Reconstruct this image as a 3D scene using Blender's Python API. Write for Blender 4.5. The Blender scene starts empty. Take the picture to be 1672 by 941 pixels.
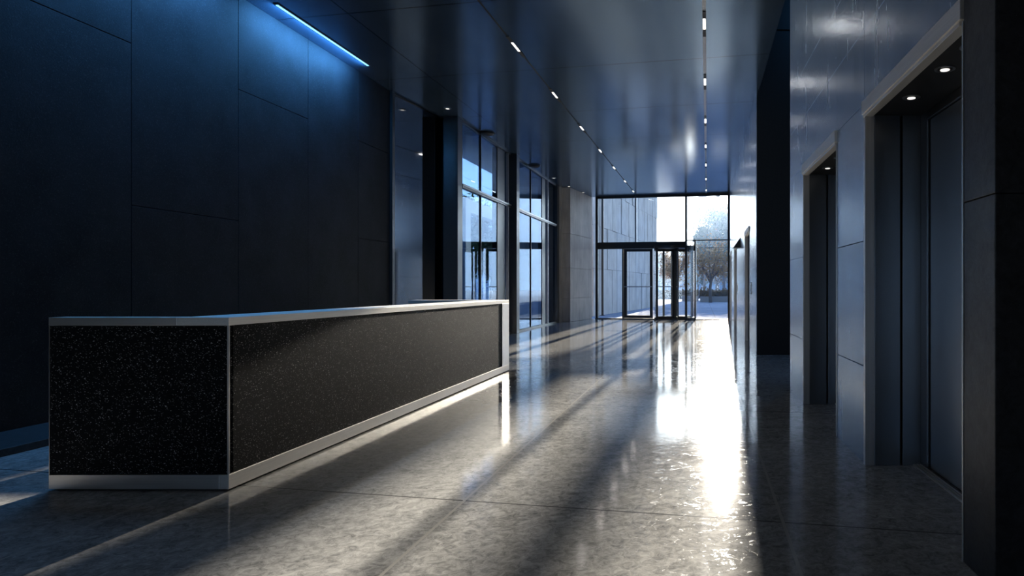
import bpy, bmesh, math, random
from mathutils import Vector, Matrix
D = bpy.data
SC = bpy.context.scene
COL = SC.collection
F, XV, YH, H = 1100.0, 1146.0, 470.0, 1.30      # focal length in pixels, vanishing point, eye height
CEIL = 5.10
SKEW = 0.20                                      # the cross direction of the hall runs slightly askew

# ------------------------------------------------------------------ mesh helpers
class MB:
    def __init__(s): s.v = []; s.f = []
    def box(s, x0, x1, y0, y1, z0, z1):
        return s.prism([(x0, y0), (x1, y0), (x1, y1), (x0, y1)], z0, z1)
    def prism(s, poly, z0, z1):
        a = sum(poly[i][0]*poly[(i+1) % len(poly)][1]-poly[(i+1) % len(poly)][0]*poly[i][1] for i in range(len(poly)))
        if a < 0: poly = poly[::-1]
        n = len(poly); b = len(s.v)
        s.v += [(x, y, z0) for x, y in poly]+[(x, y, z1) for x, y in poly]
        s.f.append(tuple(b+i for i in reversed(range(n)))); s.f.append(tuple(b+n+i for i in range(n)))
        for i in range(n):
            j = (i+1) % n; s.f.append((b+i, b+j, b+n+j, b+n+i))
        return s
    def tube(s, pts, rad, n=8, cap=True):
        b0 = len(s.v); rings = []
        for i, p in enumerate(pts):
            p = Vector(p)
            d = (Vector(pts[min(i+1, len(pts)-1)])-Vector(pts[max(i-1, 0)])).normalized()
            q = d.orthogonal().normalized() if abs(d.z) < .9 else Vector((1, 0, 0))
            e = d.cross(q).normalized(); q = e.cross(d)
            r = rad[i] if isinstance(rad, (list, tuple)) else rad
            rings.append(len(s.v))
            for k in range(n):
                t = 2*math.pi*k/n
                s.v.append(tuple(p+q*(r*math.cos(t))+e*(r*math.sin(t))))
        for i in range(len(rings)-1):
            for k in range(n):
                s.f.append((rings[i]+k, rings[i]+(k+1) % n, rings[i+1]+(k+1) % n, rings[i+1]+k))
        if cap:
            s.f.append(tuple(rings[0]+k for k in reversed(range(n)))); s.f.append(tuple(rings[-1]+k for k in range(n)))
        return s
    def lathe(s, prof, c, n=24):
        rings = []
        for r, z in prof:
            rings.append(len(s.v))
            for k in range(n):
                t = 2*math.pi*k/n; s.v.append((c[0]+r*math.cos(t), c[1]+r*math.sin(t), c[2]+z))
        for i in range(len(rings)-1):
            for k in range(n):
                s.f.append((rings[i]+k, rings[i]+(k+1) % n, rings[i+1]+(k+1) % n, rings[i+1]+k))
        s.f.append(tuple(rings[0]+k for k in reversed(range(n)))); s.f.append(tuple(rings[-1]+k for k in range(n)))
        return s
    def arc(s, c, r0, r1, a0, a1, z0, z1, n=14):
        P = []
        for i in range(n+1):
            t = a0+(a1-a0)*i/n; P.append((c[0]+r1*math.cos(t), c[1]+r1*math.sin(t)))
        for i in range(n, -1, -1):
            t = a0+(a1-a0)*i/n; P.append((c[0]+r0*math.cos(t), c[1]+r0*math.sin(t)))
        # as quads so that the curved piece stays clean
        m = n+1; b = len(s.v)
        inner = P[m:][::-1]; outer = P[:m]
        for z in (z0, z1):
            s.v += [(x, y, z) for x, y in outer]+[(x, y, z) for x, y in inner]
        o0, i0, o1, i1 = b, b+m, b+2*m, b+3*m
        for i in range(n):
            s.f += [(o0+i, o0+i+1, o1+i+1, o1+i), (i0+i+1, i0+i, i1+i, i1+i+1),
                    (o1+i, o1+i+1, i1+i+1, i1+i), (o0+i+1, o0+i, i0+i, i0+i+1)]
        s.f += [(o0, o1, i1, i0), (o0+n, i0+n, i1+n, o1+n)]
        return s
    def build(s, name, mat, parent=None, bevel=0, smooth=False):
        me = D.meshes.new(name)
        off = parent_world(parent)
        me.from_pydata([(x-off.x, y-off.y, z-off.z) for x, y, z in s.v], [], s.f)
        bm = bmesh.new(); bm.from_mesh(me); bmesh.ops.recalc_face_normals(bm, faces=bm.faces); bm.to_mesh(me); bm.free()
        me.materials.append(mat)
        if smooth:
            for p in me.polygons: p.use_smooth = True
        o = D.objects.new(name, me); COL.objects.link(o)
        if parent: o.parent = parent
        if bevel:
            m = o.modifiers.new('bevel', 'BEVEL'); m.width = bevel; m.segments = 2; m.limit_method = 'ANGLE'; m.angle_limit = .6
        return o

def parent_world(p):
    v = Vector((0, 0, 0))
    while p is not None:
        v = v+Vector(p.location); p = p.parent
    return v

class Frame:                                     # a run of wall in plan: u along it, w into it
    def __init__(s, o, u):
        s.o = Vector(o); s.u = Vector(u).normalized(); s.w = Vector((s.u.y, -s.u.x))
    def p(s, u, w): q = s.o+s.u*u+s.w*w; return (q.x, q.y)
    def box(s, mb, u0, u1, w0, w1, z0, z1):
        return mb.prism([s.p(u0, w0), s.p(u1, w0), s.p(u1, w1), s.p(u0, w1)], z0, z1)

def empty(name, loc):
    o = D.objects.new(name, None); o.empty_display_size = .1; o.location = loc; COL.objects.link(o); return o
def tag(o, label, cat, group=None):
    o['label'] = label; o['category'] = cat
    if group: o['group'] = group
    return o
def struct(o, label=None):
    o['kind'] = 'structure'
    if label: o['label'] = label
    return o
def copy_tree(o, parent=None):
    c = o.copy(); COL.objects.link(c)
    if parent: c.parent = parent
    for ch in [x for x in D.objects if x.parent == o]: copy_tree(ch, c)
    return c

# ------------------------------------------------------------------ materials
class N:
    def __init__(s, name):
        s.m = D.materials.new(name); s.m.use_nodes = True; s.t = s.m.node_tree; s.t.nodes.clear()
        s.out = s.t.nodes.new('ShaderNodeOutputMaterial')
    def n(s, typ, **kw):
        x = s.t.nodes.new('ShaderNode'+typ)
        for k, v in kw.items():
            if k.startswith('_'): setattr(x, k[1:], v)
            else:
                k = k.replace('__', ' ')
                try: k = int(k[1:]) if k[0] == 'i' and k[1:].isdigit() else k
                except ValueError: pass
                if hasattr(v, 'links') or isinstance(v, bpy.types.NodeSocket): s.t.links.new(v, x.inputs[k])
                else: x.inputs[k].default_value = v
        return x
    def math(s, op, a, b=0.0, clamp=False):
        x = s.t.nodes.new('ShaderNodeMath'); x.operation = op; x.use_clamp = clamp
        for i, v in enumerate((a, b)):
            if isinstance(v, bpy.types.NodeSocket): s.t.links.new(v, x.inputs[i])
            else: x.inputs[i].default_value = v
        return x.outputs[0]
    def ramp(s, fac, stops):
        x = s.t.nodes.new('ShaderNodeValToRGB'); s.t.links.new(fac, x.inputs[0]); e = x.color_ramp.elements
        while len(e) < len(stops): e.new(.5)
        for k, (p, c) in zip(e, stops):
            k.position = p; k.color = (c, c, c, 1) if not isinstance(c, tuple) else (*c, 1)
        return x.outputs[0]
    def mix(s, fac, a, b):
        x = s.t.nodes.new('ShaderNodeMix'); x.data_type = 'RGBA'
        for i, v in ((0, fac), (6, a), (7, b)):
            if isinstance(v, bpy.types.NodeSocket): s.t.links.new(v, x.inputs[i])
            else: x.inputs[i].default_value = v if i == 0 else (*v, 1)
        return x.outputs[2]
    def coords(s, scale=(1, 1, 1)):
        tc = s.n('TexCoord'); mp = s.n('Mapping', Vector=tc.outputs['Object'], Scale=scale); return mp.outputs[0]
    def noise(s, vec, scale, detail=4, rough=.55, dist=0):
        x = s.n('TexNoise', Vector=vec, Scale=scale, Detail=detail, Roughness=rough, Distortion=dist); return x.outputs[0]
    def bump(s, h, strength, dist=.01):
        return s.n('Bump', Height=h, Strength=strength, Distance=dist).outputs[0]
    def surf(s, **kw):
        b = s.n('BsdfPrincipled')
        for k, v in kw.items():
            k = k.replace('_', ' ')
            if isinstance(v, bpy.types.NodeSocket): s.t.links.new(v, b.inputs[k])
            else: b.inputs[k].default_value = (*v, 1) if isinstance(v, tuple) and len(v) == 3 else v
        s.t.links.new(b.outputs[0], s.out.inputs[0]); return s.m

def mat_floor():
    a = N('polished_concrete'); v = a.coords()
    big = a.noise(v, .55, 5, .6); mid = a.noise(v, 3.2, 8, .68, .4); fine = a.noise(v, 26, 6, .7)
    sx = a.n('SeparateXYZ', Vector=v)
    # saw-cut joints: along the hall and across it
    def line(c, w):
        d = a.math('ABSOLUTE', c); return a.math('LESS_THAN', d, w)
    jx = None
    for x0 in (-1.45, .45, -3.35):
        l = line(a.math('SUBTRACT', sx.outputs[0], x0), .009); jx = l if jx is None else a.math('MAXIMUM', jx, l)
    t = a.math('ADD', sx.outputs[1], a.math('MULTIPLY', sx.outputs[0], SKEW))
    tt = a.math('SUBTRACT', a.math('MODULO', a.math('ADD', t, 100-5.22+1.7), 3.4), 1.7)
    jy = line(tt, .008); j = a.math('MAXIMUM', jx, jy)
    # every slab was poured in its own mix
    cell = a.n('CombineXYZ', X=a.math('FLOOR', a.math('DIVIDE', a.math('ADD', sx.outputs[0], 1.45), 1.9)), Y=a.math('FLOOR', a.math('DIVIDE', a.math('ADD', t, 100-5.22), 3.4)))
    wn = a.n('TexWhiteNoise', Vector=cell.outputs[0]).outputs[0]
    m = a.math('ADD', a.math('MULTIPLY', big, .45), a.math('MULTIPLY', mid, .55))
    col = a.ramp(m, [(.36, (.13, .13, .133)), (.5, (.33, .33, .325)), (.64, (.52, .51, .49))])
    col = a.mix(a.math('MULTIPLY', wn, .22), col, (.09, .09, .092))
    pits = a.ramp(a.noise(a.coords((1, 1, 1)), 11, 9, .75, 1.2), [(.36, 1.0), (.43, 0.0)])
    col = a.mix(a.math('MULTIPLY', pits, .6), col, (.06, .06, .06))
    mott = a.ramp(a.noise(a.coords((1, 1.0, 1)), 17, 8, .8, .9), [(.36, 0.0), (.62, 1.0)])
    col = a.mix(.55, col, a.mix(mott, (.07, .07, .072), (.56, .55, .53)))
    col = a.mix(jx, a.mix(jy, col, (.10, .10, .10)), (.40, .385, .36))
    r = a.math('ADD', a.math('MULTIPLY', mid, .06), .035)
    r = a.math('ADD', r, a.math('MULTIPLY', pits, .12))
    b = a.bump(a.math('ADD', a.math('MULTIPLY', fine, .35), a.math('SUBTRACT', mid, a.math('MULTIPLY', pits, .8))), .05, .01)
    return a.surf(Base_Color=col, Roughness=r, Normal=b, Specular_IOR_Level=.2)
def mat_ceiling():
    a = N('dark_metal_ceiling'); v = a.coords(); sx = a.n('SeparateXYZ', Vector=v)
    def line(c, w): return a.math('LESS_THAN', a.math('ABSOLUTE', c), w)
    t = a.math('ADD', sx.outputs[1], a.math('MULTIPLY', sx.outputs[0], SKEW))
    jy = line(a.math('SUBTRACT', a.math('MODULO', a.math('ADD', t, 100-10.35+1.4), 2.8), 1.4), .012)
    jx = line(a.math('ADD', sx.outputs[0], 4.9), .010)
    j = a.math('MAXIMUM', jx, jy)
    n1 = a.noise(a.coords((1, .35, 1)), 1.3, 5, .6)
    n2 = a.noise(a.coords((40, 1.2, 1)), 3, 4, .6)
    col = a.ramp(n1, [(.3, (.10, .165, .25)), (.7, (.15, .23, .34))])
    col = a.mix(j, col, (.004, .004, .005))
    r = a.math('ADD', a.math('MULTIPLY', n1, .08), .11)
    r = a.math('ADD', r, a.math('MULTIPLY', n2, .05))
    return a.surf(Base_Color=col, Metallic=.65, Roughness=r, Specular_IOR_Level=1.0, Specular_Tint=(.78, .9, 1.0), Normal=a.bump(n1, .02, .02))
def mat_stone_left():
    a = N('dark_textured_stone'); v = a.coords()
    n1 = a.noise(v, 2.2, 6, .6); n2 = a.noise(v, 70, 5, .75)
    col = a.ramp(n1, [(.3, (.009, .010, .012)), (.7, (.017, .019, .023))])
    col = a.mix(a.ramp(n2, [(.55, 0.0), (.70, .8)]), col, (.045, .05, .056))
    return a.surf(Base_Color=col, Roughness=.7, Specular_IOR_Level=.1, Normal=a.bump(n2, .30, .008))
def mat_panel_right():
    a = N('dark_steel_wall_panel'); v = a.coords((1, 1, .16)); w = a.coords()
    st = a.noise(v, 5.5, 6, .62); n1 = a.noise(w, 1.1, 4, .6); gr = a.noise(w, 90, 4, .7)
    scr = a.ramp(a.noise(a.coords((3, 3, 1.2)), 2.3, 3, .5, 2.4), [(.70, 0.0), (.74, 1.0)])
    m = a.math('ADD', a.math('MULTIPLY', st, .6), a.math('MULTIPLY', n1, .4))
    col = a.ramp(m, [(.35, (.42, .52, .64)), (.65, (.62, .72, .84))])
    col = a.mix(a.math('MULTIPLY', scr, .25), col, (.62, .64, .68))
    r = a.math('ADD', a.math('MULTIPLY', st, .16), .17)
    return a.surf(Base_Color=col, Metallic=.9, Roughness=r, Normal=a.bump(a.math('ADD', st, a.math('MULTIPLY', gr, .3)), .05, .01))
def mat_granite():
    a = N('black_granite'); v = a.coords()
    n1 = a.noise(v, 18, 8, .72, .6); n2 = a.noise(v, 120, 3, .6)
    col = a.ramp(n1, [(.35, (.018, .019, .021)), (.68, (.055, .056, .06))])
    col = a.mix(a.ramp(n2, [(.68, 0.0), (.74, .8)]), col, (.16, .16, .165))
    return a.surf(Base_Color=col, Roughness=.42, Normal=a.bump(n1, .22, .008))
def mat_black_stone():
    a = N('black_stone'); n1 = a.noise(a.coords(), 30, 6, .7)
    return a.surf(Base_Color=a.ramp(n1, [(.3, (.004, .004, .0045)), (.7, (.009, .009, .010))]), Roughness=.6, Specular_IOR_Level=.2, Normal=a.bump(n1, .05))
def mat_terrazzo():
    a = N('black_terrazzo'); v = a.coords()
    def flecks(scale, thr, seed, lim):
        mp = a.n('Mapping', Vector=a.n('TexCoord').outputs['Object'], Location=(seed, seed*.7, seed*1.3), Rotation=(seed, seed*2, seed*.5), Scale=(1, 1, 1.9))
        vo = a.n('TexVoronoi', Vector=mp.outputs[0], Scale=scale)
        keep = a.math('GREATER_THAN', a.n('SeparateColor', Color=vo.outputs['Color']).outputs[0], lim)
        return a.math('MULTIPLY', a.math('LESS_THAN', vo.outputs['Distance'], thr), keep)
    f1 = flecks(44, .20, .3, .6); f2 = flecks(75, .26, 1.9, .5); f3 = flecks(30, .11, 2.7, .55)
    amp = a.n('TexWhiteNoise', Vector=a.n('TexVoronoi', Vector=v, Scale=60.0).outputs['Position']).outputs[0]
    f = a.math('MAXIMUM', a.math('MULTIPLY', f1, .8), a.math('MAXIMUM', a.math('MULTIPLY', f2, .45), f3))
    f = a.math('MULTIPLY', f, a.math('ADD', a.math('MULTIPLY', amp, .8), .2))
    n1 = a.noise(v, 9, 5, .6)
    col = a.mix(f, a.ramp(n1, [(.3, (.0045, .0056, .0072)), (.7, (.009, .0105, .0132))]), (.9, .9, .9))
    return a.surf(Base_Color=col, Roughness=.6, Specular_IOR_Level=.08, Normal=a.bump(a.noise(v, 160, 3), .06, .004))
def mat_steel(name, c, r, axis=2, met=1.0, rr=.14):
    a = N(name); sc = [55.0, 55.0, 55.0]; sc[axis] = .8
    st = a.noise(a.coords(tuple(sc)), 3, 4, .6); cl = a.noise(a.coords(), 2.0, 4, .6)
    col = a.mix(st, tuple(k*.82 for k in c), tuple(min(1, k*1.1) for k in c))
    ro = a.math('ADD', a.math('MULTIPLY', st, rr), a.math('ADD', a.math('MULTIPLY', cl, .08), r))
    return a.surf(Base_Color=col, Metallic=met, Roughness=ro, Normal=a.bump(st, .03, .003))
def mat_plain(name, c, r, met=0.0, bump=0):
    a = N(name); n1 = a.noise(a.coords(), 14, 4, .6)
    col = a.mix(n1, tuple(k*.8 for k in c), tuple(k*1.15 for k in c))
    return a.surf(Base_Color=col, Roughness=r, Metallic=met, Normal=a.bump(n1, bump or .02, .004))
def mat_concrete():
    a = N('board_marked_concrete'); v = a.coords()
    st = a.noise(a.coords((6, 6, .35)), 2.0, 6, .65); n1 = a.noise(v, 1.1, 6, .6); gr = a.noise(v, 40, 4, .7)
    m = a.math('ADD', a.math('MULTIPLY', st, .55), a.math('MULTIPLY', n1, .45))
    col = a.ramp(m, [(.32, (.25, .23, .20)), (.5, (.40, .37, .33)), (.68, (.54, .50, .45))])
    return a.surf(Base_Color=col, Roughness=.7, Normal=a.bump(a.math('ADD', st, gr), .25, .01))
def mat_plaza():
    a = N('plaza_paving'); v = a.coords(); sx = a.n('SeparateXYZ', Vector=v)
    gx = a.math('LESS_THAN', a.math('ABSOLUTE', a.math('SUBTRACT', a.math('MODULO', a.math('ADD', sx.outputs[0], 300), 1.2), .6)), .012)
    gy = a.math('LESS_THAN', a.math('ABSOLUTE', a.math('SUBTRACT', a.math('MODULO', a.math('ADD', sx.outputs[1], 300), .9), .45)), .02)
    n1 = a.noise(v, .7, 6, .6)
    col = a.ramp(n1, [(.3, (.21, .245, .30)), (.7, (.29, .335, .40))])
    col = a.mix(a.math('MAXIMUM', gx, gy), col, (.18, .18, .19))
    return a.surf(Base_Color=col, Roughness=.9, Specular_IOR_Level=.03)
def mat_glass(name, r0, tint, rough=.0, refl=(.95, .97, 1)):
    a = N(name)
    lw = a.n('LayerWeight', Blend=.5)
    fac = a.math('ADD', a.math('MULTIPLY', a.math('POWER', lw.outputs['Facing'], 5.0), 1-r0), r0, True)
    tr = a.n('BsdfTransparent', Color=(*tint, 1)); gl = a.n('BsdfGlossy', Roughness=rough, Color=(*refl, 1))
    mx = a.n('MixShader', i0=fac, i1=tr.outputs[0], i2=gl.outputs[0])
    a.t.links.new(mx.outputs[0], a.out.inputs[0]); return a.m
def mat_emit(name, c, s):
    a = N(name); e = a.n('Emission', Color=(*c, 1), Strength=s); a.t.links.new(e.outputs[0], a.out.inputs[0]); return a.m
def mat_leaf(name, c1, c2):
    a = N(name); v = a.coords(); n1 = a.noise(v, 1.7, 3)
    col = a.mix(n1, c1, c2)
    d = a.n('BsdfDiffuse', Color=col); t = a.n('BsdfTranslucent', Color=col)
    mx = a.n('MixShader', i0=.15, i1=d.outputs[0], i2=t.outputs[0]); a.t.links.new(mx.outputs[0], a.out.inputs[0]); return a.m

M = dict(
    floor=mat_floor(), ceil=mat_ceiling(), stone=mat_stone_left(), panel=mat_panel_right(), granite=mat_granite(), black=mat_black_stone(),
    terr=mat_terrazzo(), conc=mat_concrete(), plaza=mat_plaza(),
    steel_y=mat_steel('brushed_steel_along', (.92, .88, .83), .42, 1), steel_x=mat_steel('brushed_steel_across', (.80, .77, .73), .32, 0),
    steel_z=mat_steel('brushed_steel_upright', (.80, .77, .74), .28, 2),
    jamb=mat_steel('dark_steel_lining', (.24, .25, .27), .22, 1, 1.0, .1), door=mat_steel('elevator_door_steel', (.54, .59, .66), .22, 0, 1.0, .12),
    frame=mat_plain('black_window_frame', (.028, .03, .032), .34, .6), alu=mat_plain('grey_aluminium', (.34, .35, .37), .35, .8),
    dark=mat_plain('black_gap', (.004, .004, .005), .7), housing=mat_plain('black_lamp_housing', (.006, .006, .007), .5),
    glass=mat_glass('clear_glass', .035, (.96, .98, .99)), coated=mat_glass('coated_glass', .06, (.38, .50, .64), 0, (.40, .49, .60)),
    smoked=mat_glass('smoked_glass', .30, (.30, .34, .40), .05),
    lamp=mat_emit('warm_white_lamp', (1, .93, .84), 3.2), blue=mat_emit('blue_led', (.22, .58, 1.0), 1.6), spot=mat_emit('spot_lamp', (1, .95, .88), .9),
    bark=mat_plain('tree_bark', (.11, .09, .075), .9, 0, .3), leaf=mat_leaf('green_leaves', (.05, .075, .035), (.13, .15, .06)),
    autumn=mat_leaf('autumn_leaves', (.20, .13, .07), (.40, .27, .14)), bluewin=mat_plain('blue_window_glass', (.16, .36, .62), .15),
    white=mat_plain('pale_render', (.62, .63, .65), .6), planter=mat_plain('planter_concrete', (.22, .22, .22), .7), hedge=mat_leaf('hedge_leaves', (.09, .07, .035), (.2, .13, .06)))

# ------------------------------------------------------------------ the room
WL = -6.02                                      # dark stone wall on the left
W1 = Frame((1.243, 3.19), (-.0242, 1))           # elevator wall
W2 = Frame((1.05, 13.0), (.0042, 1))             # far right wall
FA = Frame((-1.6, 27.6), (1, -SKEW))             # entrance facade: u runs right, w runs towards the room
def fu(x):                                      # facade position of a line of sight through picture column x
    k = x-XV; X = k*27.28/(F+SKEW*k); return (X+1.6)*math.sqrt(1+SKEW*SKEW)

b = MB(); b.prism([(-6.6, -4), (4.3, -4), (4.3, 26.6), (1.3, 27.08), (-6.6, 28.62)], -.2, 0)
struct(b.build('floor', M['floor']), 'polished grey concrete floor')
b = MB(); b.prism([(-7.0, -4.3), (1.10, -4.3), (1.10, 26.9), (1.6, 27.02), (-7.0, 28.75)], CEIL, CEIL+.25); b.box(1.0999, 4.4, -4.3, 8.45, CEIL, CEIL+.25); b.box(1.0999, 4.4, 13.05, 27.1, CEIL, CEIL+.25)
struct(b.build('ceiling', M['ceil']), 'dark glossy metal ceiling')

# left wall: tall stone panels with open joints over a black backing
ys = [-4, -2.6, -1, .6, 2.2, 3.85, 5.5, 7.11, 8.75, 10.3, 11.8, 13.0]
b = MB(); g = .004
for i in range(len(ys)-1):
    zs = [.06, 2.17, 3.88, CEIL] if i == 10 else [.06, CEIL] if i == 9 else [.06, 2.17, CEIL] if i % 2 else [.06, 3.88, CEIL]
    for z0, z1 in zip(zs, zs[1:]):
        b.box(WL-.05, WL, ys[i]+g, ys[i+1]-g, z0+(g if z0 > .1 else 0), z1-(g if z1 < CEIL else 0))
wl = struct(b.build('wall_left', M['stone'], bevel=.003), 'dark blue-lit stone wall behind the desk')
b = MB(); b.box(WL-.3, WL-.045, -4.2, 13.0, 0, CEIL); b.build('joint_backing', M['dark'], wl)
b = MB(); b.box(WL-.05, -5.37, -4, 12.9, 0, .06); struct(b.build('baseboard_left', M['granite'], bevel=.004), 'low black plinth along the left wall')
b = MB(); b.box(WL-.3, WL+.05, 13.0, 13.1, 0, CEIL); struct(b.build('trim_1', M['frame']), 'black upright at the end of the left wall')
b = MB(); b.box(-6.3, -5.2, -4.3, -4, 0, CEIL); b.box(-1.6, 4.3, -4.3, -4, 0, CEIL); b.box(-5.2, -1.6, -4.3, -4, 0, .5); b.box(-5.2, -1.6, -4.3, -4, 2.3, CEIL); struct(b.build('wall_rear', M['stone']))
w = empty('window_6', (-3.4, -4.15, .5)); struct(w, 'unseen window added in the rear wall behind the camera for fill light')  # invented opening out of view, lets sky light fill the near end
b = MB(); b.box(-5.2, -1.6, -4.2, -4.1, .5, .56); b.box(-5.2, -1.6, -4.2, -4.1, 2.24, 2.3); b.box(-5.2, -5.14, -4.2, -4.1, .56, 2.24); b.box(-1.66, -1.6, -4.2, -4.1, .56, 2.24); b.box(-3.43, -3.37, -4.2, -4.1, .56, 2.24); b.build('frame', M['frame'], w)
for xa, xb in ((-5.14, -3.43), (-3.37, -1.66)):
    b = MB(); b.box(xa, xb, -4.156, -4.144, .56, 2.24); b.build('pane', M['glass'], w)

# right elevator wall
E1 = (0.0, 1.78); E2 = (2.68, 4.36); END = 5.32; ZS = [0, .72, 1.645, 2.66, 3.21, 3.745, CEIL+.3]
b = MB()
def wall_panels(fr, b, runs, zs, depth=.06, g=.003, tilt=0):
    for u0, u1, zlo in runs:
        for z0, z1 in zip(zs, zs[1:]):
            if z1 <= zlo+.02: continue
            tl = tilt*(u1-u0)/2; za, zb = max(z0, zlo)+g*(z0 > 0), z1-g
            b.prism([fr.p(u0+g, -tl), fr.p(u1-g, tl), fr.p(u1-g, depth), fr.p(u0+g, depth)], za, zb)
wall_panels(W1, b, [(E1[1], E2[0], 0), (E2[1], END, 0)], ZS)
wall_panels(W1, b, [(E1[0], E1[1], 2.6), (E2[0], E2[1], 2.6)], [2.6, 3.21, 3.745, CEIL+.3])
wr = struct(b.build('wall_right', M['panel'], bevel=.002), 'grey-blue metal panelled elevator wall')
b = MB()
W1.box(b, E1[1]+.02, E2[0]-.02, .055, .9, 0, CEIL); W1.box(b, E2[1]+.02, END, .055, .9, 0, CEIL)
W1.box(b, 0, END, .055, .9, 2.6, CEIL); W1.box(b, -.3, END, .9, 1.0, 0, CEIL+2)
b.build('joint_backing', M['dark'], wr)
# near pillar of black granite
b = MB()
for z0, z1 in ((0, 1.70), (1.704, 3.4), (3.404, CEIL)):
    b.prism([W1.p(-.325, -.004), W1.p(-.002, -.004), (3.4, 3.19), (3.4, 2.865)], z0, z1)
struct(b.build('wall_pillar', M['granite'], bevel=.004), 'black granite pillar at the right edge')
b = MB(); b.box(3.3, 3.5, -4, 3.2, 0, CEIL); struct(b.build('wall_near_right', M['black']))
# side passage between the elevator wall and the far wall
b = MB(); b.box(1.06, 4.3, 13.0, 13.3, 0, 6.255); b.box(1.06, 4.3, 13.02, 13.3, 6.255, 6.285); b.box(1.06, 4.3, 13.0, 13.3, 6.285, 7.3)
struct(b.build('wall_passage_end', M['black']), 'black end wall of the side passage')
b = MB(); b.box(4.1, 4.3, 8, 13, 0, 7.3); b.box(1.2, 4.2, 8.3, 8.5, CEIL, 7.3); struct(b.build('wall_passage_side', M['black']))
b = MB(); b.box(1.0, 1.10, 8.3, 13.02, CEIL+.01, 7.3); struct(b.build('wall_bulkhead', M['black']))
b = MB(); b.box(1.0, 4.3, 8.2, 13.3, 7.3, 7.5); struct(b.build('ceiling_passage', M['black']))
# far right wall
L2 = 14.25
D3 = (16.5-14.95+.05, 0); E3 = (1.95, 3.6); E4 = (7.9, 9.7); E5 = (11.9, 13.4)
b = MB()
cuts = [0, E3[0], E3[1], 5.6, E4[0], E4[1], 10.8, E5[0], E5[1], L2]
for u0, u1 in zip(cuts, cuts[1:]):
    op = (u0, u1) in (E3, E4, E5)
    wall_panels(W2, b, [(u0, u1, 2.6 if op else 0)], [2.6, 3.21, 3.745, CEIL] if op else [0, .72, 1.7, 2.60, 3.21, 3.745, CEIL])
wf = struct(b.build('wall_far_right', M['panel'], bevel=.002), 'metal panelled wall beside the entrance')
b = MB()
for u0, u1 in ((0.02, E3[0]-.02), (E3[1]+.02, E4[0]-.02), (E4[1]+.02, E5[0]-.02), (E5[1]+.02, L2)): W2.box(b, u0, u1, .055, .8, 0, CEIL)
W2.box(b, .02, L2, .055, .8, 2.6, CEIL); W2.box(b, .02, L2, .8, .9, 0, CEIL)
b.build('joint_backing', M['dark'], wf)

# ------------------------------------------------------------------ elevators
def elevator(fr, u0, u1, label, lights=True, depth=.40):
    c = fr.p((u0+u1)/2, 0); root = empty('elevator_entrance', (c[0], c[1], 0))
    tag(root, label, 'elevator', 'elevator entrances along the right wall')
    ZT = 2.574
    b = MB(); fr.box(b, u0, u1, -.022, .03, ZT, 2.672); fr.box(b, u0+.03, u1, -.012, .05, ZT-.022, ZT)
    b.build('lintel', M['steel_y'], root, .002)
    for a0, a1 in ((u1-.045, u1), (u0, u0+.012)):
        b = MB(); fr.box(b, a0, a1, -.008, .06, 0, ZT-.01); b.build('jamb_edge', M['steel_z'], root, .002)
    for s in (1, -1):
        a = u1-.045 if s > 0 else u0+.012
        b = MB()
        fr.box(b, min(a, a-.03*s)+(.02 if s > 0 else -.02), max(a, a-.03*s)+(.02 if s > 0 else -.02), .06, depth*.62, 0, ZT-.015)
        fr.box(b, min(a, a-.03*s)+(.02 if s > 0 else -.02), max(a, a-.03*s)+(.02 if s > 0 else -.02), depth*.62+.018, depth, 0, ZT-.015)
        b.build('jamb_lining', M['jamb'], root, .002)
    b = MB(); fr.box(b, u0, u1, .05, depth+.03, ZT-.015, ZT+.02); so = b.build('soffit', M['housing'], root)
    um = (u0+u1)/2
    b = MB(); fr.box(b, u0+.03, u0+.15, depth, depth+.08, 0, ZT-.015); fr.box(b, u1-.175, u1-.05, depth, depth+.08, 0, ZT-.015)
    fr.box(b, u0+.15, u1-.175, depth, depth+.08, 2.50, ZT-.015); b.build('door_frame', M['jamb'], root, .002)
    b = MB(); fr.box(b, u0+.14, u1-.16, depth+.05, depth+.3, .0, 2.52); b.build('door_gap', M['dark'], root)
    b = MB(); fr.box(b, u0+.155, um-.004, depth+.02, depth+.05, .018, 2.495); b.build('door_leaf', M['door'], root, .002)
    b = MB(); fr.box(b, um+.004, u1-.195, depth+.02, depth+.05, .018, 2.495); b.build('door_leaf', M['door'], root, .002)
    b = MB()
    for k in range(3): fr.box(b, u0+.03, u1-.05, depth-.055+.022*k, depth-.041+.022*k, .0, .012)
    b.build('sill', M['steel_y'], root, .001)
    if lights:
        for f in (.42, .62, .82)[:3]:
            p = fr.p(u0+(u1-u0)*(1-f)+.22*(f < .5), .17)
            b = MB(); b.lathe([(.058, -.006), (.058, 0), (.044, .0), (.042, -.006)], (p[0], p[1], ZT-.015)); r = b.build('downlight_ring', M['alu'], root)
            b = MB(); b.lathe([(.026, -.009), (.026, -.004)], (p[0], p[1], ZT-.016), 16); b.build('lens', M['spot'], r)
    return root
elevator(W1, *E1, 'large steel elevator entrance nearest the camera, beside the black granite pillar')
elevator(W1, *E2, 'steel elevator entrance second from the camera, between two metal panelled wall piers')
elevator(W2, *E3, 'distant elevator entrance just beyond the dark side passage', False)
elevator(W2, *E4, 'distant elevator entrance second beyond the side passage', False)
elevator(W2, *E5, 'farthest elevator entrance, closest to the glass front', False)

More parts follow.
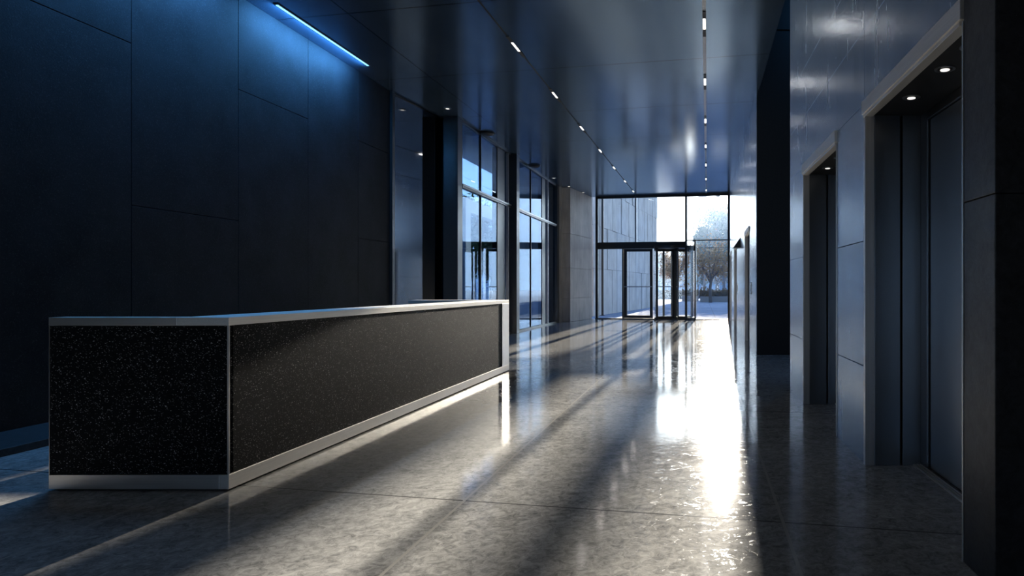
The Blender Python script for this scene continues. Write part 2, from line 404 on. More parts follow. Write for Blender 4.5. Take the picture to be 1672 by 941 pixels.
def call_panel(u, label):
    p = W2.p(u, 0); root = empty('call_panel', (p[0], p[1], 1.1)); tag(root, label, 'elevator button panel', 'elevator call panels')
    b = MB(); W2.box(b, u-.05, u+.05, -.014, 0, 1.16, 1.42); b.build('plate', M['steel_z'], root, .002)
    for z in (1.23, 1.33):
        b = MB(); W2.box(b, u-.02, u+.02, -.022, -.013, z, z+.04); b.build('button', M['alu'], root, .003)
call_panel(1.35, 'small steel elevator call panel just beyond the side passage')
call_panel(7.35, 'small steel elevator call panel farther along by the distant elevators')
p = W2.p(6.0, 0); root = empty('wall_sconce', (p[0], p[1], 2.4)); tag(root, 'small black wedge-shaped wall light high between the distant elevators', 'wall light')
b = MB(); b.v += [(p[0], p[1]-.22, 2.42), (p[0], p[1]+.22, 2.42), (p[0]-.2, p[1]+.22, 2.42), (p[0]-.2, p[1]-.22, 2.42), (p[0], p[1]-.22, 2.7), (p[0], p[1]+.22, 2.7)]
b.f += [(0, 1, 2, 3), (0, 4, 5, 1), (3, 2, 5, 4), (0, 3, 4), (1, 5, 2)]; b.build('housing', M['housing'], root)
b = MB(); b.box(p[0]-.17, p[0]-.03, p[1]-.18, p[1]+.18, 2.412, 2.42); b.build('diffuser', M['alu'], root)

# ------------------------------------------------------------------ reception desk
X0, X1, Y0, Y1, ZD = -4.17, -3.02, 4.30, 10.55, 1.11
desk = empty('reception_desk', (-3.5, 7.4, 0)); tag(desk, 'long black terrazzo reception desk with brushed steel top, base and edges', 'desk')
b = MB(); b.box(X1-.05, X1-.006, Y0+.05, Y1-.36, .107, 1.054); b.build('front_panel', M['terr'], desk)
b = MB(); b.box(X0+.004, X1-.012, Y0+.006, Y0+.05, .107, 1.054); b.build('end_panel', M['terr'], desk)
b = MB(); b.box(X1-.33, X1, Y0, Y1, 1.058, ZD); b.build('front_ledge', M['steel_y'], desk, .002)
b = MB(); b.box(X0, X1-.331, Y0, Y0+.12, 1.058, ZD); b.build('end_ledge', M['steel_x'], desk, .002)
b = MB(); b.box(X0-.30, X1-.331, Y1-.30, Y1, 1.058, ZD); b.build('return_ledge', M['steel_x'], desk, .002)
b = MB(); b.box(X1-.06, X1, Y0, Y1, .012, .105); b.build('base_band', M['steel_y'], desk, .002)
b = MB(); b.box(X0, X1-.061, Y0, Y0+.06, .012, .105); b.build('base_band', M['steel_x'], desk, .002)
b = MB(); b.box(X0-.30, X1-.061, Y1-.06, Y1, .012, .105); b.build('base_band', M['steel_x'], desk, .002)
b = MB(); b.box(X1-.010, X1, Y0, Y0+.010, .105, 1.058); b.build('corner_trim', M['steel_z'], desk)
b = MB(); b.box(X0, X0+.004, Y0+.002, Y0+.06, .105, 1.058); b.build('corner_trim', M['steel_z'], desk)
b = MB(); b.box(X1-.06, X1, Y1-.352, Y1, .105, 1.058); b.build('edge_fin', M['steel_z'], desk, .002)
b = MB(); b.box(X0-.29, X1-.06, Y1-.05, Y1-.005, .105, 1.058); b.build('return_panel', M['steel_z'], desk)
b = MB(); b.box(X1-.33, X1-.31, Y0+.12, Y1-.3, .1, 1.058); b.box(X0-.29, X1-.33, Y1-.3, Y1-.28, .1, 1.058); b.box(X0+.004, X1-.33, Y0+.1, Y0+.12, .1, 1.058)
b.build('inner_lining', M['frame'], desk)
b = MB(); b.box(X0+.35, X1-.33, Y0+.12, Y1-.3, .72, .75); b.build('work_surface', M['frame'], desk, .003)
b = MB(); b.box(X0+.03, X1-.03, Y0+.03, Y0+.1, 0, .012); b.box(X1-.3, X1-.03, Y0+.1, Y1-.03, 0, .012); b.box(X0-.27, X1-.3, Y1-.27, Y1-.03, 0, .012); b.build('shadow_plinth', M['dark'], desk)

# ------------------------------------------------------------------ glazing on the left
def pane(mb, x, y0, y1, z0, z1, t=.012): return mb.box(x-t/2, x+t/2, y0, y1, z0, z1)
# smoked glass beside the stone wall, set in a slightly turned frame, with a dark room behind
fs = Frame((-6.02, 13.1), (.11, 1)); n = 0
w = empty('window_1', (-5.95, 14.1, 0)); struct(w, 'dark reflective glass partition beside the stone wall')
b = MB(); fs.box(b, .02, 2.05, -.006, .006, .03, CEIL-.03); b.build('pane', M['smoked'], w)
b = MB(); fs.box(b, 0, 2.07, -.04, .04, 0, .03); fs.box(b, 0, 2.07, -.03, .03, CEIL-.03, CEIL); fs.box(b, 2.04, 2.07, -.03, .03, 0, CEIL); b.build('frame', M['frame'], w)
b = MB(); b.box(-8.6, -8.4, 12.8, 15.6, 0, CEIL); b.box(-8.6, -5.98, 15.4, 15.55, 0, CEIL); b.box(-8.6, -6.3, 12.9, 13.05, 0, CEIL); b.box(-8.6, -6.3, 12.8, 15.55, -.2, 0); b.box(-8.6, -6.3, 12.8, 15.55, CEIL, CEIL+.2)
struct(b.build('wall_store_room', M['stone']))
GX = -5.45
cols = [(-5.72, -5.40, 14.9, 15.2), (-5.50, -5.235, 19.05, 19.35), (-5.66, -5.36, 25.0, 25.3)]
for i, (x0, x1, y0, y1) in enumerate(cols):
    b = MB(); b.box(x0, x1, y0, y1, 0, CEIL); struct(b.build('trim_%d' % (i+2), M['frame'], bevel=.006), 'black steel column in the side glazing')
b = MB(); b.box(-5.95, -5.72, 15.16, 15.36, 0, CEIL); struct(b.build('trim_5', M['frame']))
TZ = 3.62
def bay(idx, ya, yb, mull, dark, label):
    w = empty('window_%d' % idx, (GX, (ya+yb)/2, 0)); struct(w, label)
    b = MB(); b.box(GX-.05, GX+.05, ya, yb, 0, .05); b.box(GX-.05, GX+.05, ya, yb, CEIL-.05, CEIL); b.build('frame', M['frame'], w)
    b = MB(); b.box(GX-.05, GX+.055, ya, yb, TZ-.06, TZ+.02); t = b.build('transom', M['frame'], w)
    b = MB(); b.box(GX+.05, GX+.07, ya, yb, TZ-.01, TZ+.03); b.build('transom_cap', M['alu'], t)
    for y in mull:
        b = MB(); b.box(GX-.03, GX+.03, y-.012, y+.012, .05, CEIL-.05); b.build('mullion', M['frame'], w)
    b = MB(); b.box(GX-.12, GX+.02, dark[0], dark[1], .05, CEIL-.05); b.build('fin', M['frame'], w)
    b = MB(); b.box(GX-.04, GX+.06, dark[2], dark[2]+.07, .05, CEIL-.05); b.build('mullion', M['alu'], w)
    e = [ya]+list(mull)+[dark[0], dark[2]+.07, yb]
    segs = [(ya, mull[0]), (mull[0], dark[0]), (dark[1], dark[2]), (dark[2]+.07, yb)]
    for y0, y1 in segs:
        if y1-y0 < .08: continue
        for z0, z1 in ((.05, TZ-.06), (TZ+.02, CEIL-.05)):
            b = MB(); pane(b, GX, y0+.012, y1-.012, z0, z1); b.build('pane', M['coated'], w)
bay(2, 15.2, 19.05, [16.55], (17.9, 18.55, 18.75), 'tall side glazing bay behind the far end of the desk')
bay(3, 19.35, 25.0, [21.4], (22.9, 23.35, 23.6), 'tall side glazing bay nearest the entrance')

# concrete pier next to the entrance
b = MB()
zc = [0, .9, 2.05, 3.35, CEIL]
def pier(z0, z1, cut):
    y0, y1 = 25.5, 28.6
    b.prism([(-5.42, y0), (-4.98, y0), (-4.98+.42*(cut-y0)/(y1-y0), cut-.004), (-5.42, cut-.004)], z0+.004, z1-.004)
    b.prism([(-5.42, cut+.004), (-4.98+.42*(cut-y0)/(y1-y0), cut+.004), (-4.60, 28.2), (-5.42, 28.3)], z0+.004, z1-.004)
for i, (z0, z1) in enumerate(zip(zc, zc[1:])): pier(z0, z1, 27.2 if i % 2 else 26.6)
struct(b.build('wall_pier', M['conc'], bevel=.004), 'board-marked concrete pier left of the entrance')
b = MB(); b.box(-7.0, -5.3, 25.3, 25.6, 0, CEIL); struct(b.build('wall_pier_return', M['conc']))

# ------------------------------------------------------------------ entrance facade
UL, UR = fu(973), fu(1191)
ZH0, ZH1 = 2.91, 3.18
def fb(mb, u0, u1, w0, w1, z0, z1): return FA.box(mb, u0, u1, w0, w1, z0, z1)
def vbar(name, x0, x1, z0, z1, par, mat='frame', w0=-.06, w1=.06):
    b = MB(); fb(b, fu(x0), fu(x1), w0, w1, z0, z1); return b.build(name, M[mat], par, .002)
w = empty('window_4', (-1.6, 27.6, 0)); struct(w, 'wide glass front above and beside the doors')
vbar('frame_post', 973, 976.8, 0, CEIL, w); vbar('frame_post', 1188.5, 1191, 0, CEIL, w)
b = MB(); fb(b, UL, UR, -.06, .06, CEIL-.09, CEIL); b.build('head_rail', M['frame'], w)
b = MB(); fb(b, UL, UR, -.10, .10, 0, .035); b.build('floor_rail', M['frame'], w)
b = MB(); fb(b, fu(975), fu(1121), -.12, .12, ZH0, ZH1); b.build('door_header', M['frame'], w, .004)
b = MB(); fb(b, fu(1121), fu(1189), -.05, .05, ZH1+.02, ZH1+.06); b.build('transom', M['frame'], w)
b = MB(); fb(b, fu(1121), fu(1189), -.02, .02, ZH0-.01, ZH0+.012); b.build('transom', M['alu'], w)
vbar('mullion', 1037.2, 1039.8, ZH1, CEIL, w, 'alu'); vbar('mullion', 1118.8, 1122, ZH0, CEIL, w)
vbar('mullion', 1134, 1136.5, 0, ZH1+.04, w); vbar('mullion', 1016.5, 1018.5, 0, ZH0, w)
for x0, x1, z0, z1 in ((976.8, 1037.2, ZH1, CEIL-.08), (1039.8, 1118.8, ZH1, CEIL-.08), (1122, 1188.5, ZH1+.06, CEIL-.08), (1136.5, 1188.5, ZH0+.012, ZH1+.02), (1136.5, 1188.5, .035, ZH0-.01), (976.8, 1016.5, .035, ZH0)):
    b = MB(); fb(b, fu(x0), fu(x1), -.006, .006, z0, z1); b.build('pane', M['glass'], w)
# swing door
d = empty('door_1', (*FA.p(fu(1042), 0), 0)); struct(d, 'glass swing door with dark frame and push bar')
b = MB(); fb(b, fu(1018.8), fu(1024), -.035, .035, .04, ZH0-.01); fb(b, fu(1061.5), fu(1066), -.035, .035, .04, ZH0-.01)
fb(b, fu(1024), fu(1061.5), -.035, .035, .04, .16); fb(b, fu(1024), fu(1061.5), -.035, .035, ZH0-.12, ZH0-.01); b.build('door_frame', M['frame'], d, .002)
b = MB(); fb(b, fu(1024), fu(1061.5), -.006, .006, .16, ZH0-.12); b.build('pane', M['glass'], d)
b = MB(); fb(b, fu(1020), fu(1065), .06, .09, 1.32, 1.36); fb(b, fu(1020.5), fu(1021.5), .03, .07, 1.32, 1.36); fb(b, fu(1063), fu(1064), .03, .07, 1.32, 1.36); b.build('push_bar', M['alu'], d, .003)
# revolving door
uc = (fu(1069.5)+fu(1134))/2; R = (fu(1134)-fu(1069.5))/2-.02
cx, cy = FA.p(uc, 0); base = math.atan2(FA.u.y, FA.u.x)
rd = empty('revolving_door', (cx, cy, 0)); tag(rd, 'revolving glass door with dark metal frames in the middle of the entrance', 'revolving door')
for k in (0, math.pi):
    a0, a1 = base+k-math.radians(42), base+k+math.radians(42)
    b = MB(); b.arc((cx, cy), R-.006, R+.006, a0, a1, .10, ZH0-.1); g_ = b.build('drum_glass', M['glass'], rd)
    b = MB(); b.arc((cx, cy), R-.025, R+.025, a0, a1, .0, .10); b.arc((cx, cy), R-.025, R+.025, a0, a1, ZH0-.1, ZH0); b.build('drum_rail', M['frame'], rd)
    for a in (a0, a1):
        b = MB(); b.tube([(cx+R*math.cos(a), cy+R*math.sin(a), 0), (cx+R*math.cos(a), cy+R*math.sin(a), ZH0)], .05, 12); b.build('drum_post', M['frame'], rd)
b = MB(); b.lathe([(R+.03, 0), (R+.03, .10), (0.02, .10)], (cx, cy, ZH0-.02), 40); b.build('canopy', M['frame'], rd)
b = MB(); b.tube([(cx, cy, 0), (cx, cy, ZH0)], .05, 14); b.build('centre_shaft', M['frame'], rd)
for k in range(4):
    t = base+math.radians(24)+k*math.pi/2; fw = Frame((cx, cy), (math.cos(t), math.sin(t)))
    b = MB(); fw.box(b, .05, .11, -.022, .022, .02, ZH0-.03); fw.box(b, R-.10, R-.04, -.022, .022, .02, ZH0-.03)
    fw.box(b, .11, R-.10, -.022, .022, .02, .14); fw.box(b, .11, R-.10, -.022, .022, ZH0-.14, ZH0-.03); wg = b.build('wing_frame', M['frame'], rd, .002)
    b = MB(); fw.box(b, .11, R-.10, -.005, .005, .14, ZH0-.14); b.build('wing_pane', M['glass'], wg)
    b = MB(); fw.box(b, .10, R-.06, -.075, -.05, 1.32, 1.36); b.build('push_bar', M['alu'], wg, .003)

# ------------------------------------------------------------------ ceiling lights
ORD = ['', 'first', 'second', 'third', 'fourth', 'fifth', 'sixth', 'seventh', 'eighth', 'ninth', 'tenth', 'eleventh']
def spot_lamp(loc, power):
    l = D.lights.new('ceiling_lamp', 'AREA'); l.shape = 'RECTANGLE'; l.size = .036; l.size_y = .38; l.energy = power; l.color = (1, .95, .89)
    lo = D.objects.new('ceiling_lamp', l); lo.location = loc; COL.objects.link(lo)
def track(x_of, y_lamps, side, name_label):
    a = Vector((x_of(-2.0), -2.0)); c = Vector((x_of(27.0), 27.0)); fr = Frame(a, c-a); L = (c-a).length
    b = MB(); 
    hw = .020 if side == 'right' else .006
    for s in (-hw-.006, hw): fr.box(b, 0, L, s, s+.006, CEIL-.005, CEIL+.004)
    fr.box(b, 0, L, -hw, hw, CEIL-.0015, CEIL+.004)
    o = empty('light_track', (a.x, a.y, CEIL)); tag(o, name_label, 'light track'); b.build('rail', M['alu' if side == 'right' else 'housing'], o)
    proto = empty('track_light', (0, 0, CEIL))
    b = MB(); b.box(-.024, .024, -.24, .0, CEIL-.014, CEIL); b.box(-.024, .024, .40, .68, CEIL-.014, CEIL); b.box(-.024, -.019, 0, .4, CEIL-.014, CEIL); b.box(.019, .024, 0, .4, CEIL-.014, CEIL); b.build('housing', M['housing'], proto)
    b = MB(); b.box(-.019, .019, 0, .40, CEIL-.010, CEIL-.001); b.build('lamp', M['lamp'], proto)
    n = len(y_lamps)
    for i, y in enumerate(y_lamps):
        o = proto if i == 0 else copy_tree(proto)
        o.location = (x_of(y), y, CEIL); o.rotation_euler.z = math.atan2(-(c-a).x, (c-a).y)
        k = n-i
        lab = 'lit slim black ceiling light %s of the %s row' % ({0: 'nearest the camera, end', n-1: 'nearest the entrance, end'}.get(i, ORD[k]+' from the entrance,'), side)
        spot_lamp((x_of(y), y+.2, CEIL-.016), .9)
        tag(o, lab, 'ceiling light', 'slim lights in the %s ceiling track' % side)
track(lambda y: .035+.008*(y-9.7), [-1.4, 1.3, 4.0, 6.74, 9.48, 12.2, 15.1, 17.85, 20.6, 23.3, 26.0], 'right', 'long grey recessed light track down the middle of the ceiling')
track(lambda y: -2.93+.0145*(y-10.5), [-.2, 2.45, 5.1, 7.75, 10.4, 13.05, 15.8, 18.45, 21.1, 23.8, 26.3], 'left', 'long black recessed light track left of the ceiling centre')
# blue LED strips along the stone wall
def strip_lamp(loc, length, aim, power):
    l = D.lights.new('led_lamp', 'AREA'); l.shape = 'RECTANGLE'; l.size = .03; l.size_y = length; l.energy = power; l.color = (.10, .42, 1.0)
    lo = D.objects.new('led_lamp', l); lo.location = loc; z = -Vector(aim).normalized()
    y = Vector((0, 1, 0)); y = (y-z*y.dot(z)).normalized() if abs(z.y) < .9 else Vector((1, 0, 0)); x = y.cross(z)
    lo.matrix_world = Matrix.Translation(loc) @ Matrix((x, y, z)).transposed().to_4x4(); COL.objects.link(lo)
def led(y0, y1, label, x=-5.69, power=88):
    o = empty('led_strip', (x, (y0+y1)/2, CEIL)); tag(o, label, 'light strip', 'blue light strips over the stone wall')
    b = MB(); b.box(x-.035, x+.035, y0-.03, y1+.03, CEIL-.012, CEIL); b.build('channel', M['housing'], o)
    b = MB(); b.box(x-.016, x+.016, y0, y1, CEIL-.02, CEIL-.008); b.build('diffuser', M['blue'], o)
    strip_lamp((x, (y0+y1)/2, CEIL-.03), y1-y0, (-.75, 0, -.8), power)
led(9.02, 11.48, 'glowing blue light strip in the ceiling above the stone wall')
led(5.6, 8.3, 'blue light strip nearer the camera above the stone wall, out of frame')
o = empty('cove_light', (1.6, 12.6, 7.2)); tag(o, 'blue cove light high in the side passage', 'light strip')
b = MB(); b.box(1.3, 3.9, 12.3, 12.4, 7.26, 7.30); b.build('channel', M['housing'], o)
b = MB(); b.box(1.3, 3.9, 12.32, 12.38, 7.25, 7.262); b.build('diffuser', M['blue'], o)
strip_lamp((2.6, 12.35, 7.24), .06, (0, .3, -1), 22)
# recessed spots over the side glazing
for i, (x, y, lab) in enumerate([(-5.38, 14.25, 'tiny recessed ceiling spot above the first black column'), (-5.12, 23.3, 'tiny recessed ceiling spot near the last side window'),
                                 (-4.97, 25.2, 'tiny recessed ceiling spot above the near edge of the concrete pier'), (-4.72, 26.8, 'tiny recessed ceiling spot above the far edge of the concrete pier')]):
    o = empty('recessed_spot', (x, y, CEIL)); tag(o, lab, 'ceiling light', 'recessed spots along the side glazing')
    b = MB(); b.lathe([(.075, -.012), (.075, 0), (.05, 0), (.048, -.012)], (x, y, CEIL), 20); b.build('ring', M['alu'], o)
    b = MB(); b.lathe([(.036, -.016), (.036, -.011)], (x, y, CEIL), 16); b.build('lens', M['spot'], o)
for i, (x, y, lab) in enumerate([(-5.26, 16.5, 'flat black ceiling sensor above the first side window bay'), (-5.20, 20.9, 'flat black ceiling sensor above the second side window bay')]):
    o = empty('ceiling_sensor', (x, y, CEIL)); tag(o, lab, 'sensor', 'black ceiling sensors')
    b = MB(); b.lathe([(.06, -.075), (.15, -.05), (.17, -.02), (.13, 0)], (x, y, CEIL), 24); b.build('dome', M['housing'], o, smooth=True)
    b = MB(); b.lathe([(.19, -.014), (.19, 0)], (x, y, CEIL), 24); b.build('base_plate', M['frame'], o)

# ------------------------------------------------------------------ outside
b = MB(); b.box(-160, 160, 28.0, 320, -.25, -.03); b.box(-160, -6.7, -20, 28.0, -.25, -.03); b.prism([(-6.7, 28.6), (4, 26.7), (4, 28.01), (-6.7, 28.7)], -.25, -.03)
struct(b.build('plaza', M['plaza']), 'pale paved plaza outside')
# long concrete wall running out from the entrance
fo = Frame((-4.97, 30.9), (.1145, 1)); Lw = 16.3
b = MB(); us = [0, 2.6, 5.6, 8.4, 11.0, 13.7, Lw]; zz = [-.03, 2.2, 4.2, 6.1, 8.0, 10.0]
for i in range(6):
    for k in range(5):
        nsub = 3
        for s in range(nsub):
            a0 = us[i]+(us[i+1]-us[i])*s/nsub; a1 = us[i]+(us[i+1]-us[i])*(s+1)/nsub
            sh = .012*((i*7+k*5+s*3) % 4)
            fo.box(b, a0+.006, a1-.006, -.5, -sh, zz[k]+.008, zz[k+1]-.008)
wo = struct(b.build('wall_outside', M['conc']), 'long board-marked concrete wall outside left of the entrance')
b = MB(); fo.box(b, .02, Lw-.02, -.45, -.06, -.03, 9.9); b.build('joint_backing', M['dark'], wo)
o = empty('steel_post', (*fo.p(1.15, .12), 0)); tag(o, 'slim dark steel post against the outside concrete wall', 'post')
q = fo.p(1.15, .12); b = MB(); b.box(q[0]-.05, q[0]+.05, q[1]-.05, q[1]+.05, -.03, 7.4); b.build('shaft', M['frame'], o)
b = MB(); b.box(q[0]-.1, q[0]+.1, q[1]-.1, q[1]+.1, -.03, .0); b.build('foot_plate', M['frame'], o)
# concrete portal seen through the side glazing
o = empty('concrete_portal', (-8.0, 22.6, 0)); tag(o, 'sunlit concrete portal standing outside the side glazing', 'portal')
b = MB(); b.box(-8.2, -7.85, 22.4, 22.9, -.03, 4.3); b.build('column', M['conc'], o, .01)
b = MB(); b.box(-8.2, -7.9, 22.4, 31.0, 3.86, 4.3); b.build('beam', M['conc'], o, .01)
b = MB(); b.box(-8.2, -7.9, 30.6, 31.0, -.03, 3.86); b.build('column', M['conc'], o, .01)

def tree(px, d, h, cr, nl, ls, mat, seed, label, trunk=.4, group='trees on the plaza', tr=.16, X=None):
    rnd = random.Random(seed); x = (px-XV)*d/F if X is None else X; y = d
    o = empty('tree', (x, y, -.03)); tag(o, label, 'tree', group)
    b = MB(); zt = h*trunk
    b.tube([(x, y, -.03), (x+.05*h*rnd.uniform(-.3, .3), y, zt*.6), (x+.06*h*rnd.uniform(-.4, .4), y, zt)], [tr, tr*.8, tr*.65], 7)
    tips = []
    for k in range(11):
        a = rnd.uniform(0, 6.28); r = cr*rnd.uniform(.35, .95); zz_ = zt+(h-zt)*rnd.uniform(.15, .95)
        p0 = Vector((x, y, zt*rnd.uniform(.75, 1.0))); p2 = Vector((x+r*math.cos(a), y+r*math.sin(a), zz_)); p1 = (p0+p2)/2+Vector((0, 0, .12*h*rnd.uniform(-.2, .6)))
        b.tube([p0, p1, p2], [tr*.45, tr*.28, tr*.08], 5, False); tips += [p1, p2, p2, (p1+p2)/2]
        for j in range(3):
            e = p2+Vector((rnd.gauss(0, .3), rnd.gauss(0, .3), rnd.gauss(.1, .25)))*cr*.7
            b.tube([p1.lerp(p2, .5+.2*j), e], [tr*.14, tr*.05], 4, False); tips.append(e)
    b.build('trunk', M['bark'], o, smooth=True)
    b = MB()
    for k in range(nl):
        t = rnd.choice(tips); s = cr*.20
        c = t+Vector((rnd.gauss(0, s), rnd.gauss(0, s), rnd.gauss(0, s*.8)))
        if c.z < zt*.7: continue
        q = Vector((rnd.gauss(0, 1), rnd.gauss(0, 1), rnd.gauss(0, 1))).normalized(); e = q.orthogonal().normalized()*ls*rnd.uniform(.3, .5); q = q*ls*rnd.uniform(.6, 1.1)
        i = len(b.v); b.v += [tuple(c-q), tuple(c+e), tuple(c+q), tuple(c-e)]; b.f.append((i, i+1, i+2, i+3))
    b.build('crown', M[mat], o); return o
tree(1104, 60, 4.9, 1.7, 1300, .17, 'autumn', 3, 'small autumn tree on the plaza seen through the revolving door', .42, tr=.17)
tree(1160, 60, 5.0, 1.9, 1500, .17, 'autumn', 8, 'small autumn tree on the plaza seen through the right glass bay', .42, tr=.17)
tree(1182, 104, 13.6, 4.0, 5200, .34, 'leaf', 12, 'tallest tree, rising above the door header at the right', .45, tr=.26)
tree(1149, 100, 9.6, 2.3, 2600, .32, 'leaf', 15, 'round-topped tree showing above the right transom beside the tallest tree', .5, tr=.2)
for i, (px, h, m) in enumerate([(1066, 6.6, 'leaf'), (1084, 7.4, 'leaf'), (1100, 6.6, 'autumn'), (1122, 7.6, 'leaf'), (1140, 7.0, 'leaf'), (1170, 7.8, 'autumn'), (1192, 8.0, 'leaf')]):
    tree(px, 122, h, 2.6, 2300, .34, m, 40+i, 'distant tree behind the plaza, %s from the left in the entrance view' % ORD[i+1], .28, 'distant trees behind the plaza', .2)
for i, (px, d, h, m, lab) in enumerate([(772, 50, 7.6, 'leaf', 'leafy tree left of the fin in the first side window'), (803, 46, 6.2, 'leaf', 'dark tree right of centre in the first side window'), (855, 56, 5.4, 'autumn', 'autumn tree left of centre in the second side window'), (882, 60, 6.0, 'leaf', 'green tree at the right of the second side window')]):
    tree(px, d, h, 2.2, 2600, .17, m, 70+i, lab, .35, 'trees outside the side glazing', .17)
# planters and low hedges on the plaza
def planter(px, d, wd, label):
    x = (px-XV)*d/F; o = empty('planter', (x, d, -.03)); tag(o, label, 'planter', 'planters on the plaza')
    b = MB(); b.box(x-wd/2, x+wd/2, d-.5, d+.5, -.03, .5); b.build('box', M['planter'], o, .02)
    rnd = random.Random(int(px)); b = MB()
    for k in range(700):
        c = Vector((x+rnd.uniform(-.48, .48)*wd, d+rnd.uniform(-.5, .5), .5+abs(rnd.gauss(0, .28)))); q = Vector((rnd.gauss(0, 1), rnd.gauss(0, 1), rnd.gauss(0, 1))).normalized(); e = q.orthogonal()*.05; q = q*.11
        i = len(b.v); b.v += [tuple(c-q), tuple(c+e), tuple(c+q), tuple(c-e)]; b.f.append((i, i+1, i+2, i+3))
    b.build('shrub', M['hedge'], o)
planter(1152, 62, 1.0, 'dark planter with shrub left of the tree trunk in the right bay'); planter(1177, 63, 1.9, 'long planter with shrub at the right edge of the right bay'); planter(1127, 66, 1.6, 'planter with shrub seen through the right side of the revolving door')
for i, (px, d) in enumerate([(1096, 80), (1140, 84), (1183, 82)]):
    x = (px-XV)*d/F; o = empty('hedge', (x, d, -.03)); tag(o, 'low brown hedge beyond the planters, %s from the left' % ORD[i+1], 'hedge', 'hedges beyond the planters')
    rnd = random.Random(i); b = MB()
    for k in range(1500):
        c = Vector((x+rnd.uniform(-1.5, 1.5), d+rnd.uniform(-.5, .5), rnd.uniform(0, .95))); q = Vector((rnd.gauss(0, 1), rnd.gauss(0, 1), rnd.gauss(0, 1))).normalized(); e = q.orthogonal()*.07; q = q*.14
        j = len(b.v); b.v += [tuple(c-q), tuple(c+e), tuple(c+q), tuple(c-e)]; b.f.append((j, j+1, j+2, j+3))
    b.build('foliage', M['hedge'], o)
# far buildings with blue windows
def far_building(x0, x1, y, h, label):
    o = empty('office_building', ((x0+x1)/2, y, -.03)); tag(o, label, 'building', 'far buildings across the plaza')
    b = MB(); b.box(x0, x1, y, y+8, -.03, h); b.build('wall', M['white'], o)
    b = MB(); b.box(x0-.3, x1+.3, y-.4, y+8.3, h, h+.35); b.build('roof', M['alu'], o)
    n = max(2, int((x1-x0)/2.6)); s = (x1-x0)/n
    for i in range(n):
        b = MB(); b.box(x0+s*i+.3, x0+s*(i+1)-.3, y-.06, y+.05, .6, 3.9); wn = b.build('window', M['bluewin'], o)
        b = MB(); b.box(x0+s*(i+.5)-.05, x0+s*(i+.5)+.05, y-.1, y-.06, .6, 3.9); b.box(x0+s*i+.3, x0+s*(i+1)-.3, y-.1, y-.06, 2.6, 2.7); b.build('glazing_bar', M['white'], wn)
far_building(-14, 3.0, 135, 5.2, 'low pale building with blue windows behind the plaza trees')
far_building(3.35, 16, 140, 5.4, 'low pale building at far right behind the tallest tree')
far_building(-44, -22, 105, 4.6, 'low pale building with blue windows beyond the side glazing')

# unseen tower added behind the outside wall; its hanging blocks shade the hall floor
o = empty('shade_tower', (-11.2, 82, -.03)); tag(o, 'unseen tower with hanging blocks behind the outside concrete wall, added to shade the hall floor', 'building')
b = MB(); b.box(-13, -9.6, 79, 85, -.03, 21); b.build('tower', M['conc'], o)
b = MB(); b.box(-9.6, 2.22, 79.5, 84, 17, 21); b.build('shade_block_arm', M['conc'], o)
b = MB(); b.box(-.40, .62, 79.5, 84, 12.62, 17); b.build('shade_block', M['conc'], o)
b = MB(); b.box(1.78, 2.22, 79.5, 84, 12.62, 17); b.build('shade_block', M['conc'], o)

# morning haze over the plaza
hm = D.materials.new('morning_haze'); hm.use_nodes = True; ht = hm.node_tree; ht.nodes.clear()
ho = ht.nodes.new('ShaderNodeOutputMaterial'); hv = ht.nodes.new('ShaderNodeVolumeScatter'); hv.inputs['Color'].default_value = (.50, .70, 1, 1); hv.inputs['Density'].default_value = .0055; hv.inputs['Anisotropy'].default_value = .35
ht.links.new(hv.outputs[0], ho.inputs['Volume'])
b = MB(); b.box(-60, 40, 49, 150, -.02, 24); o = b.build('haze', hm); o['kind'] = 'stuff'; o['label'] = 'pale blue morning haze over the plaza and trees'; o['category'] = 'haze'

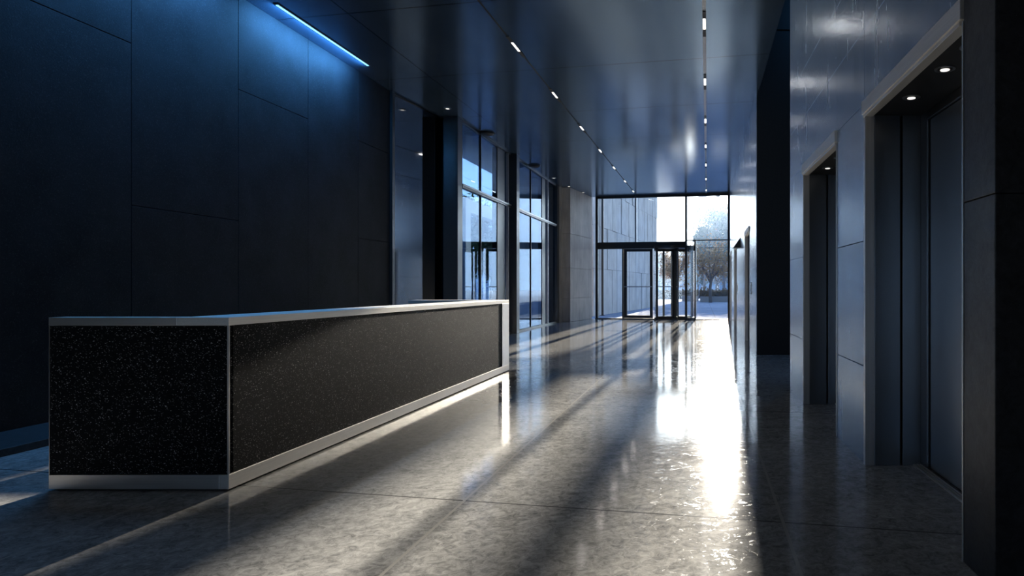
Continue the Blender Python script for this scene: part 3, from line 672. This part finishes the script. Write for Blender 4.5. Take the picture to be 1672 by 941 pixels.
# ------------------------------------------------------------------ sun, sky, camera
TAZ, EL = 39.0/F, math.radians(10.3)
sd = Vector((TAZ, 1, 0)).normalized()*math.cos(EL)+Vector((0, 0, math.sin(EL)))
L = D.lights.new('sun', 'SUN'); L.energy = 27; L.angle = math.radians(.5); L.color = (1.0, .97, .935)
so = D.objects.new('sun', L); so.rotation_euler = (-sd).to_track_quat('-Z', 'Y').to_euler(); so.location = (5, 60, 20); COL.objects.link(so)
W = D.worlds.new('sky'); SC.world = W; W.use_nodes = True; nt = W.node_tree; nt.nodes.clear()
def wn(t, op=None, *ins):
    x = nt.nodes.new('ShaderNode'+t)
    if op: x.operation = op
    for k, v in enumerate(ins):
        if isinstance(v, bpy.types.NodeSocket): nt.links.new(v, x.inputs[k])
        elif v is not None: x.inputs[k].default_value = v
    return x
gd = wn('TexCoord').outputs['Generated']; nrm = wn('VectorMath', 'NORMALIZE', gd).outputs[0]
el = wn('Math', 'MAXIMUM', wn('SeparateXYZ', None, nrm).outputs[2], 0.0).outputs[0]
cs = wn('Math', 'MAXIMUM', wn('VectorMath', 'DOT_PRODUCT', nrm, tuple(sd)).outputs['Value'], 0.0).outputs[0]
hz = wn('Math', 'POWER', wn('Math', 'SUBTRACT', 1.0, el).outputs[0], 3.0).outputs[0]
def wmix(f, a, b_, blend='MIX'):
    x = nt.nodes.new('ShaderNodeMix'); x.data_type = 'RGBA'; x.blend_type = blend
    for k, v in ((0, f), (6, a), (7, b_)):
        if isinstance(v, bpy.types.NodeSocket): nt.links.new(v, x.inputs[k])
        else: x.inputs[k].default_value = v if k == 0 else (*v, 1)
    return x.outputs[2]
base = wmix(hz, (.10, .24, .60), (.58, .80, 1.06))
g1 = wn('Math', 'POWER', cs, 9.0).outputs[0]; g2 = wn('Math', 'POWER', cs, 90.0).outputs[0]
base = wmix(g1, base, (.70, .84, 1.0), 'ADD'); base = wmix(g2, base, (2.1, 2.0, 1.8), 'ADD')
bg = wn('Background', None, base, 1.5); out = wn('OutputWorld'); nt.links.new(bg.outputs[0], out.inputs[0])
cam = D.cameras.new('camera'); cam.sensor_width = 36; cam.lens = F/1672*36; cam.shift_x = (836-XV)/1672; cam.shift_y = (470-470.5)/1672; cam.clip_end = 1000
co = D.objects.new('camera', cam); co.location = (0, 0, H); co.rotation_euler = (math.pi/2, 0, 0); COL.objects.link(co); SC.camera = co
SC.view_settings.view_transform = 'Standard'; SC.view_settings.look = 'None'; SC.view_settings.gamma = 1; SC.view_settings.use_curve_mapping = False; SC.view_settings.exposure = 0.55
SC.cycles.max_bounces = 14; SC.cycles.transparent_max_bounces = 24; SC.cycles.glossy_bounces = 6; SC.cycles.diffuse_bounces = 5; SC.cycles.sample_clamp_indirect = 8
